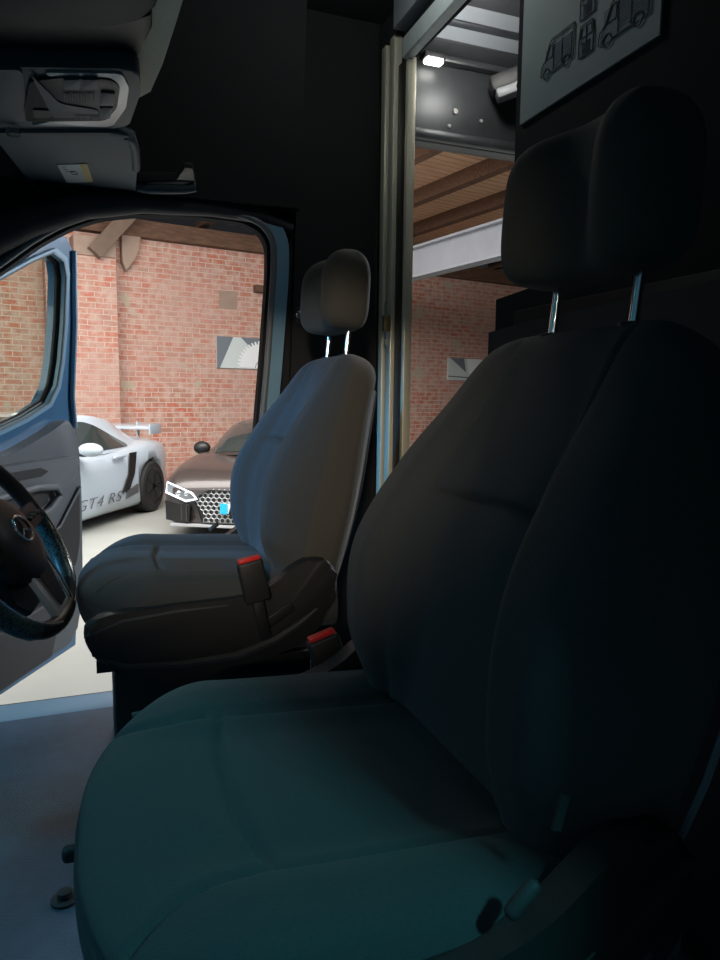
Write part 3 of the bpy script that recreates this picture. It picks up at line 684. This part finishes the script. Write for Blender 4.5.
    V = [p for r_ in rr for p in r_]; Fc = [(i*17+j, i*17+j+1, (i+1)*17+j+1, (i+1)*17+j) for i in range(14) for j in range(16)]
    link('back_shell', V, Fc, 'seal', t)
    # headrest
    top = B0+a*H
    hb = Vector((.530, 0, .975)); hd = Vector((.06, 0, .995)).normalized(); hf = Vector((-hd.z, 0, hd.x)); rings = []
    for i in range(60):
        k = i/59; cap = (1-abs(2*k-1)**(5 if k < .5 else 2.9))**(1/(3.2 if k < .5 else 2.1)) if 0 < k < 1 else .02
        hh = .180*k; w = (.136-.012*k-.008*(1-k))*(.50+.50*cap) ; ring = []
        if i in (0, 59): w *= .9
        for j in range(140):
            an = 2*PI*j/140; c, s = math.cos(an), math.sin(an); y = w*spow(c, .5); q = abs(y)
            if s >= 0: d = (.034*spow(s, .55)+.036*smooth(.012, .085, q)*smooth(0, .6, s)*(1-.4*smooth(.09, .13, q)))*cap
            else: d = -.045*abs(s)**.6*cap
            ring.append(hb+hd*(hh+.004*math.sin(PI*k))+hf*d+Vector((0, y, 0)))
        rings.append(ring)
    hr = grid('headrest', rings, 'fabric_side', t, angle=80)
    hr.data.materials.append(M['fabric'])
    for sd in (-.07, .07):
        p = lathe('headrest_post', [(-.07, .0055), (.085, .0055)], 'chrome', t, 16, (0, 0, 0), 2)
        p.location = (.530, sd, .925); p.rotation_euler = (0, R(6), 0)
        g = lathe('post_collar', [(0, .017), (.008, .016), (.010, .010)], 'plastic', t, 20, (0, 0, 0), 2); g.location = (.529, sd, .912); g.rotation_euler = (0, R(6), 0)
        if sd*inb < 0 or True:
            bm = bmesh.new()
            for k in range(5): boxbm(bm, (-.0062 if False else .0, .0055, -.0+.009*k), (.006, .004, .004))
            n_ = fbm('post_notches', bm, 'seal', p)
    # side valance, both sides
    val = [(-.040, .415), (-.037, .37), (-.012, .335), (.04, .312), (.168, .302), (.266, .302), (.369, .328), (.430, .386), (.447, .445), (.436, .490), (.400, .507), (.355, .492), (.320, .464), (.291, .448), (.247, .436), (.133, .434), (.007, .427)]
    vr = rounded([Vector((x, 0, z)) for x, z in [(x+vx*(1-smooth(0, .3, x)), z) for x, z in val]], .03, 3)
    for sd in (-1, 1):
        s2 = prism('side_valance', [(p.x, sd*.243, p.z) for p in vr], (0, sd*.032, 0), 'plastic', t, bev=.012, seg=4)
        # raised rim lines of the valance
        bm = bmesh.new(); y = sd*.273
        tubebm(bm, [(-.02+vx, y, .350), (.03, y, .328), (.13, y, .320), (.24, y, .324), (.31, y, .345), (.36, y, .372), (.40, y, .40)], [.003, .007, .009, .010, .010, .008, .004], 8)
        tubebm(bm, [(-.03+vx, y, .392), (.03, y, .412), (.12, y, .421), (.22, y, .424)], [.002, .005, .006, .003], 8)
        fbm('moulded_rib', bm, 'plastic_soft', s2)
        bm = bmesh.new(); boxbm(bm, (.318, sd*.274, .392), (.075, .006, .022), Matrix.Rotation(R(-32), 3, 'Y'), .0028, 3); fbm('handle_recess', bm, 'seal', s2)
    # recliner lever on outboard side and front slide lever
    lv = box('recline_lever', (.278, -inb*.272, .478), (.034, .012, .013), 'plastic_soft', t, rot=Matrix.Rotation(R(-42), 3, 'Y'), bev=.006, seg=3)
    bm = bmesh.new(); boxbm(bm, (-.038, .135, .322), (.034, .016, .018), None, .006, 3); fbm('slide_lever', bm, 'plastic_soft', t)
    # seat base box
    bb = box('seat_base', (.21, 0, .147), (.40, .42, .29), 'plastic', t, bev=.012)
    box('seat_rail', (.2, .17, .298), (.44, .04, .022), 'plastic_soft', t); box('seat_rail', (.2, -.17, .298), (.44, .04, .022), 'plastic_soft', t)
    # label tag at the backrest side
    box('fabric_tag', (.322, -inb*.254, .525), (.008, .003, .028), 'plastic_soft', t, rot=Matrix.Rotation(R(15), 3, 'Y'))
    return t
def buckle(t, base, topv, wid=.026):
    """belt buckle on its stalk; base and top in the seat's own space"""
    b, e = Vector(base), Vector(topv); d = (e-b).normalized(); sx_ = Vector((0, 1, 0)); sx_ = (sx_-d*sx_.dot(d)).normalized(); sf = d.cross(sx_)
    mt = Matrix((sf, sx_, d)).transposed()
    bo = box('belt_buckle', e-d*.042, (.050, .024, .084), 'plastic', t, rot=mt, bev=.006, seg=3)
    box('release_button', e+d*.002, (.042, .016, .008), 'red', bo, rot=mt, bev=.002)
    box('buckle_stalk', (b+e-d*.08)/2, (.022, .008, (e-d*.08-b).length), 'seal', bo, rot=mt, bev=.003)
ds = make_seat('grey fabric driver seat in front of the open door, seen from its side', 1.577, -1, 0, 0, -.012)
buckle(ds, (.292, -.288, .355), (.258, -.296, .515))
ps = make_seat('large dark grey passenger seat in the foreground with teal light on its cushion', .666, 1, -.018, -.012, .010, .065)
buckle(ps, (.362, .300, .300), (.306, .308, .480), 1.15)

# ================================================================== DRIVER DOOR, swung open
dr = anchor('door_1', (-.65, 2.0, 0), R(58.8))      # local x along the door, local +y is the outside
dout = [(-.0, -.22), (1.06, -.17), (1.10, .10), (1.112, .45), (1.10, .70), (1.09, .82), (1.125, 1.10), (1.140, 1.38), (1.10, 1.425), (1.02, 1.415), (.85, 1.345), (.66, 1.24), (.30, .95), (.05, .78)]
dwin = [(.10, .70), (.40, .665), (.62, .695), (.80, .745), (.93, .795), (.985, .86), (1.015, .95), (1.045, 1.10), (1.065, 1.27), (1.055, 1.325), (.99, 1.345), (.86, 1.285), (.68, 1.19), (.35, .93), (.12, .76)]
def D(P, y): return [(x, y, z) for x, z in P]
# in the door's own space the side towards the van's inside is -y
prism('door_panel', D(dout, .02), (0, .06, 0), 'bluepaint', dr, holes=[D(dwin, .02)])
cx_, cz_ = .72, 1.0
def shrink(P, k, c=(.70, 1.0)): return [(c[0]+(x-c[0])*k, c[1]+(z-c[1])*k) for x, z in P]
prism('window_frame', D(shrink(dwin, 1.055), .0), (0, .022, 0), 'bluepaint_in', dr, holes=[D(shrink(dwin, .99), .0)])
tube('window_seal', D(shrink(dwin, .985), .035), .011, 'seal', dr, 8, True)
tube('window_seal', D(shrink(dwin, 1.0), .004), .005, 'seal_grey', dr, 6, True)
prism('window_glass', D(shrink(dwin, 1.01), .040), (0, .004, 0), 'glass', dr)
tl = [(.04, -.16), (.98, -.12), (1.04, .05), (1.055, .45), (1.045, .66), (1.0, .745), (.90, .70), (.70, .635), (.40, .60), (.05, .62)]
trim_ = prism('door_trim', D(rounded2 := [(p.x, p.z) for p in rounded([Vector((x, 0, z)) for x, z in tl], .05, 3)], -.035), (0, .055, 0), 'greyplastic', dr, bev=.012, seg=3)
prism('armrest', D([(p.x, p.z) for p in rounded([Vector(v) for v in ((.35, 0, .39), (.66, 0, .395), (.82, 0, .46), (.96, 0, .52), (.985, 0, .60), (.70, 0, .60), (.35, 0, .59))], .04, 4)], -.085), (0, .055, 0), 'greyplastic', dr, bev=.016, seg=3)
hp = prism('pull_recess', D([(.50, .545), (.74, .548), (.78, .562), (.74, .578), (.50, .575)], -.088), (0, .006, 0), 'seal', dr)
tube('pull_handle', D([(.45, .50), (.70, .515), (.80, .505), (.82, .47), (.76, .43), (.62, .40), (.45, .39)], -.10), .013, 'greyplastic', dr, 10)
prism('handle_cup', D([(.45, .49), (.70, .50), (.775, .485), (.77, .455), (.70, .425), (.45, .405)], -.088), (0, .006, 0), 'seal', dr)
pk = prism('door_pocket', D([(p.x, p.z) for p in rounded([Vector(v) for v in ((.70, 0, .13), (.99, 0, .17), (1.025, 0, .26), (1.035, 0, .47), (.90, 0, .34), (.70, 0, .28))], .03, 3)], -.040), (0, .006, 0), 'seal', dr)
tube('pocket_rim', D([(.70, .285), (.90, .345), (1.035, .475)], -.042), .006, 'greyplastic', pk, 8)
prism('lower_bin', D([(.45, -.13), (.78, -.11), (.84, .02), (.80, .10), (.45, .06)], -.075), (0, .045, 0), 'plastic_soft', dr, bev=.012, seg=3)
tube('door_edge_trim', D([(1.10, .70), (1.09, .82), (1.125, 1.10), (1.138, 1.38)], .012), .010, 'bluepaint_in', dr, 8)
box('drip_strip', (1.02, .03, 1.435), (.20, .02, .010), 'chrome', dr, rot=Matrix.Rotation(R(-10), 3, 'Y'), bev=.003)

# ================================================================== STEERING WHEEL
C0 = Vector((-.174, 1.405, .557)); RW = .190
al, be = .546, -.24
nv = Vector((math.cos(al)*math.cos(be), math.sin(be), math.sin(al)*math.cos(be))); dn = nv.cross(Vector((0, 1, 0))).normalized()
if dn.z > 0: dn = -dn
ey = nv.cross(dn).normalized()
if ey.y < 0: ey = -ey
sw = thing('steering_wheel', 'black leather steering wheel with silver lower spoke in front of the driver seat', 'steering wheel', C0)
def wp(r, b, n=0): return (dn*math.cos(b)+ey*math.sin(b))*r+nv*n
bm = bmesh.new(); tubebm(bm, [wp(RW*(1-.03*max(0, math.cos(2*PI*k/72))**8), 2*PI*k/72) for k in range(72)], .0165, 16, True); rim_ = fbm('rim', bm, 'leather', sw, angle=70)
for s0 in (-1, 1):
    bm = bmesh.new(); tubebm(bm, [wp(RW, s0*(.62+.95*k/14)) for k in range(15)], [.0165]+[.0185]*13+[.0165], 16); fbm('perforated_grip', bm, 'perf', rim_, angle=70)
    bm = bmesh.new(); tubebm(bm, [wp(RW-.004, s0*(.25+1.2*k/16), .0175) for k in range(17)], .003, 6); fbm('rim_inlay', bm, 'chrome', rim_)
hub = [[wp(r_*(1+.25*max(0, math.cos(2*PI*k/40))), 2*PI*k/40, n_) for k in range(40)] for n_, r_ in ((-.03, .060), (-.01, .078), (.015, .080), (.030, .070), (.038, .045), (.040, .004))]
grid('airbag_hub', hub, 'plastic', sw, angle=70)
bm = bmesh.new(); tubebm(bm, [wp(.026, 2*PI*k/24, .043) for k in range(24)], .0028, 6, True)
for k in range(3): tubebm(bm, [wp(.001, 0, .043), wp(.025, PI+2*PI*k/3, .043)], .0022, 6)
fbm('round_emblem', bm, 'chrome', sw)
# lower silver spoke with a dark slot
sp = prism('lower_spoke', [wp(.080, -.62, .010), wp(.080, .62, .010), wp(.185, .30, -.004), wp(.185, -.16, -.004)], nv*.014, 'spoke', sw, bev=.004, seg=3)
prism('spoke_slot', [wp(.092, -.30, .0255), wp(.092, .42, .0255), wp(.160, .16, .0175), wp(.160, -.06, .0175)], nv*.0015, 'seal', sp)
bm = bmesh.new(); tubebm(bm, [wp(.082, .66, .026), wp(.135, .44, .020), wp(.184, .31, .012)], .0035, 8); fbm('spoke_edge', bm, 'chrome', sp)
for s0 in (-1, 1):
    sp = prism('side_spoke', [wp(.065, s0*1.57-.42, .008), wp(.065, s0*1.57+.42, .008), wp(.182, s0*1.57+.12, .0), wp(.182, s0*1.57-.12, .0)], nv*.014, 'plastic', sw, bev=.004)
    for k in range(3): box('thumb_button', wp(.095+.022*k, s0*1.57, .022), (.014, .016, .008), 'plastic_soft', sp, bev=.002)
# padded lower cover inside the rim, and the column running down to the bulkhead
prism('lower_cover', [wp(.08, -.9, -.03), wp(.08, .9, -.03), wp(.13, .6, -.035), wp(.145, .25, -.04), wp(.145, -.25, -.04), wp(.13, -.6, -.035)], nv*.02, 'plastic', sw, bev=.006)
grid('column_shroud', [[wp(r_*(1.25 if math.cos(b) > 0 else 1), b, n_)+dn*.02 for b in [2*PI*j/32 for j in range(32)]] for n_, r_ in ((-.92, .05), (-.40, .06), (-.25, .075), (-.12, .082), (-.06, .070), (-.04, .05))], 'plastic', sw)
tube('indicator_stalk', [wp(.07, -PI/2, -.05), wp(.16, -PI/2+.1, -.045)], [.008, .006], 'plastic', sw)

# ================================================================== OVERHEAD
sh = thing('overhead_shelf', 'overhead storage shelf with pale beige fabric edge above the cab, top left', 'shelf', (0, 0, 0))
e1 = Zp(178, 0, 1.40); e2 = Zp(152, 90, 1.40); 
outl = [(.135, .35), (.135, 1.0), (.128, 1.15), (.120, 1.30), (.108, 1.42), (.085, 1.52), (.05, 1.565), (-.05, 1.575), (-.42, 1.59), (-.42, .35)]
prism('fabric_shell', [(x, y, 1.387) for x, y in outl], (0, 0, .16), 'beige', sh, bev=.035, seg=4)
under = [(.085, .40), (.085, 1.02), (.06, 1.14), (.02, 1.185), (-.1, 1.19), (-.40, 1.19), (-.40, .40)]
prism('near_panel', [tuple(Zp(a, b, 1.374)) for a, b in ((-120, -60), (-120, 8), (0, 17), (60, 24), (110, 28), (140, 22), (156, 8), (163, -10), (166, -60))], (0, 0, .022), 'plastic_soft', sh, bev=.006)
mid = [(.082, 1.12), (.078, 1.285), (-.40, 1.285), (-.40, 1.17), (-.05, 1.18), (.05, 1.165)]
prism('dark_recess', [tuple(Zp(a, b, 1.380)) for a, b in ((-120, 5), (60, 20), (140, 20), (152, 12), (152, 28), (140, 52), (134, 62), (-120, 58))], (0, 0, .012), 'seal', sh, bev=.003)
oc = thing('overhead_console', 'grey overhead console with silver trim and lamp switches above the sun visor', 'console', (0, 0, 0))
def ZP(pts, z): return [tuple(Zp(a, b, z)) for a, b in pts]
def rz(pts, z, r): return [tuple(p) for p in rounded(ZP(pts, z), r, 4)]
prism('console_body', rz([(-60, 66), (138, 69), (141, 92), (128, 129), (-60, 129)], 1.352, .03), (0, 0, .030), 'console', oc, bev=.006, seg=3)
tr = prism('silver_trim', rz([(42, 73), (122, 74), (129, 88), (126, 108), (112, 127), (30, 126), (50, 122), (80, 90)], 1.348, .012), (0, 0, .005), 'satin', oc, bev=.0015)
prism('switch_panel', rz([(30, 82), (62, 78), (112, 80), (120, 88), (117, 108), (106, 121), (26, 122), (24, 110)], 1.345, .012), (0, 0, .004), 'plastic', oc, bev=.001)
prism('sunglass_bin', rz([(-50, 70), (22, 70), (28, 122), (-50, 122)], 1.347, .015), (0, 0, .006), 'console', oc, bev=.002)
for q in ([(64, 80), (80, 80), (80, 90), (64, 90)], [(82, 80), (98, 80), (99, 90), (82, 90)], [(101, 93), (115, 94), (114, 106), (100, 106)], [(100, 108), (113, 108), (110, 119), (100, 119)]):
    prism('switch', rz(q, 1.341, .003), (0, 0, .005), 'console', oc, bev=.001)
bm = bmesh.new()
for k in range(12): 
    a_ = Zp(64+2.7*k, 93, 1.342); b_ = Zp(65+2.7*k, 101, 1.342); tubebm(bm, [a_, b_], .0012, 5)
fbm('speaker_grille', bm, 'console', oc); bm = bmesh.new()
for k in range(12):
    a_ = Zp(76+2.0*k, 115, 1.342); b_ = Zp(76+2.0*k, 120, 1.342); tubebm(bm, [a_, b_], .0010, 5)
fbm('speaker_grille', bm, 'console', oc)
prism('reading_lamp', rz([(33, 110), (50, 111), (50, 118), (34, 118)], 1.342, .004), (0, 0, .004), 'seal', oc)
prism('curved_cover', rz([(30, 74), (60, 104), (98, 110), (98, 118), (52, 118), (46, 104)], 1.343, .01), (0, 0, .003), 'console', oc, bev=.001)
vs = thing('sun_visor', 'grey sun visor folded up against the roof with a warning label', 'sun visor', (0, 0, 0))
prism('visor_panel', rz([(-30, 133), (118, 133), (136, 139), (137, 170), (135, 197), (118, 200), (56, 198), (36, 190), (-2, 142)], 1.345, .02), (0, 0, .022), 'visor', vs, bev=.008, seg=3)
lb = prism('warning_label', ZP([(57, 165), (87, 164), (93, 182), (67, 183)], 1.3435), (0, 0, .0012), 'label', vs)
prism('label_stripe', ZP([(80, 164.3), (87, 164), (93, 182), (86, 182.3)], 1.3428), (0, 0, .0008), 'labely', lb)
bm = bmesh.new(); c = Zp(74, 173, 1.3426); tubebm(bm, [c+Vector((.008*math.cos(k*PI/8), .012*math.sin(k*PI/8), 0)) for k in range(16)], .0009, 5, True); tubebm(bm, [c+Vector((-.008, -.012, 0)), c+Vector((.008, .012, 0))], .0009, 5)
for k in range(3): tubebm(bm, [Zp(62+1.6*k, 167+3*k*.8, 1.3426), Zp(66+1.6*k, 167+3*k*.8, 1.3426)], .0006, 4)
fbm('label_print', bm, 'inkblue', lb)
tube('pivot_rod', [Zp(126, 135, 1.352), Zp(132, 139, 1.350), Zp(135, 150, 1.350), Zp(136, 168, 1.350)], .010, 'visor', vs, 10)
lathe('visor_clip', [(0, .014), (.010, .012), (.012, .006)], 'chrome', vs, 16, Zp(13, 135, 1.333), 2)
gh = thing('grab_handle', 'short dark grab handle on the roof edge to the right of the sun visor', 'handle', (0, 0, 0))
tube('grip', [Zp(139, 187, 1.352), Zp(150, 189, 1.345), Zp(185, 189, 1.345), Zp(195, 187, 1.352)], .012, 'console', gh, 12)
prism('mount', ZP([(138, 180), (196, 180), (196, 197), (138, 197)], 1.362), (0, 0, .02), 'plastic_soft', gh, bev=.004)
prism('hook', ZP([(176, 180), (185, 168), (193, 169), (195, 181)], 1.352), (0, 0, .014), 'plastic', gh, bev=.003)

# belt anchor on the pillar, door latch pin, coat hook
dv = thing('belt_anchor', 'small chrome seat belt anchor on the dark pillar left of the driver headrest', 'belt anchor', (.528+.02, 1.973, 1.06))
lathe('anchor_bolt', [(0, .012), (-.008, .011), (-.010, .006)], 'chrome', dv, 16)
box('anchor_plate', (0, -.002, 0), (.02, .004, .045), 'plastic', dv, bev=.0015)
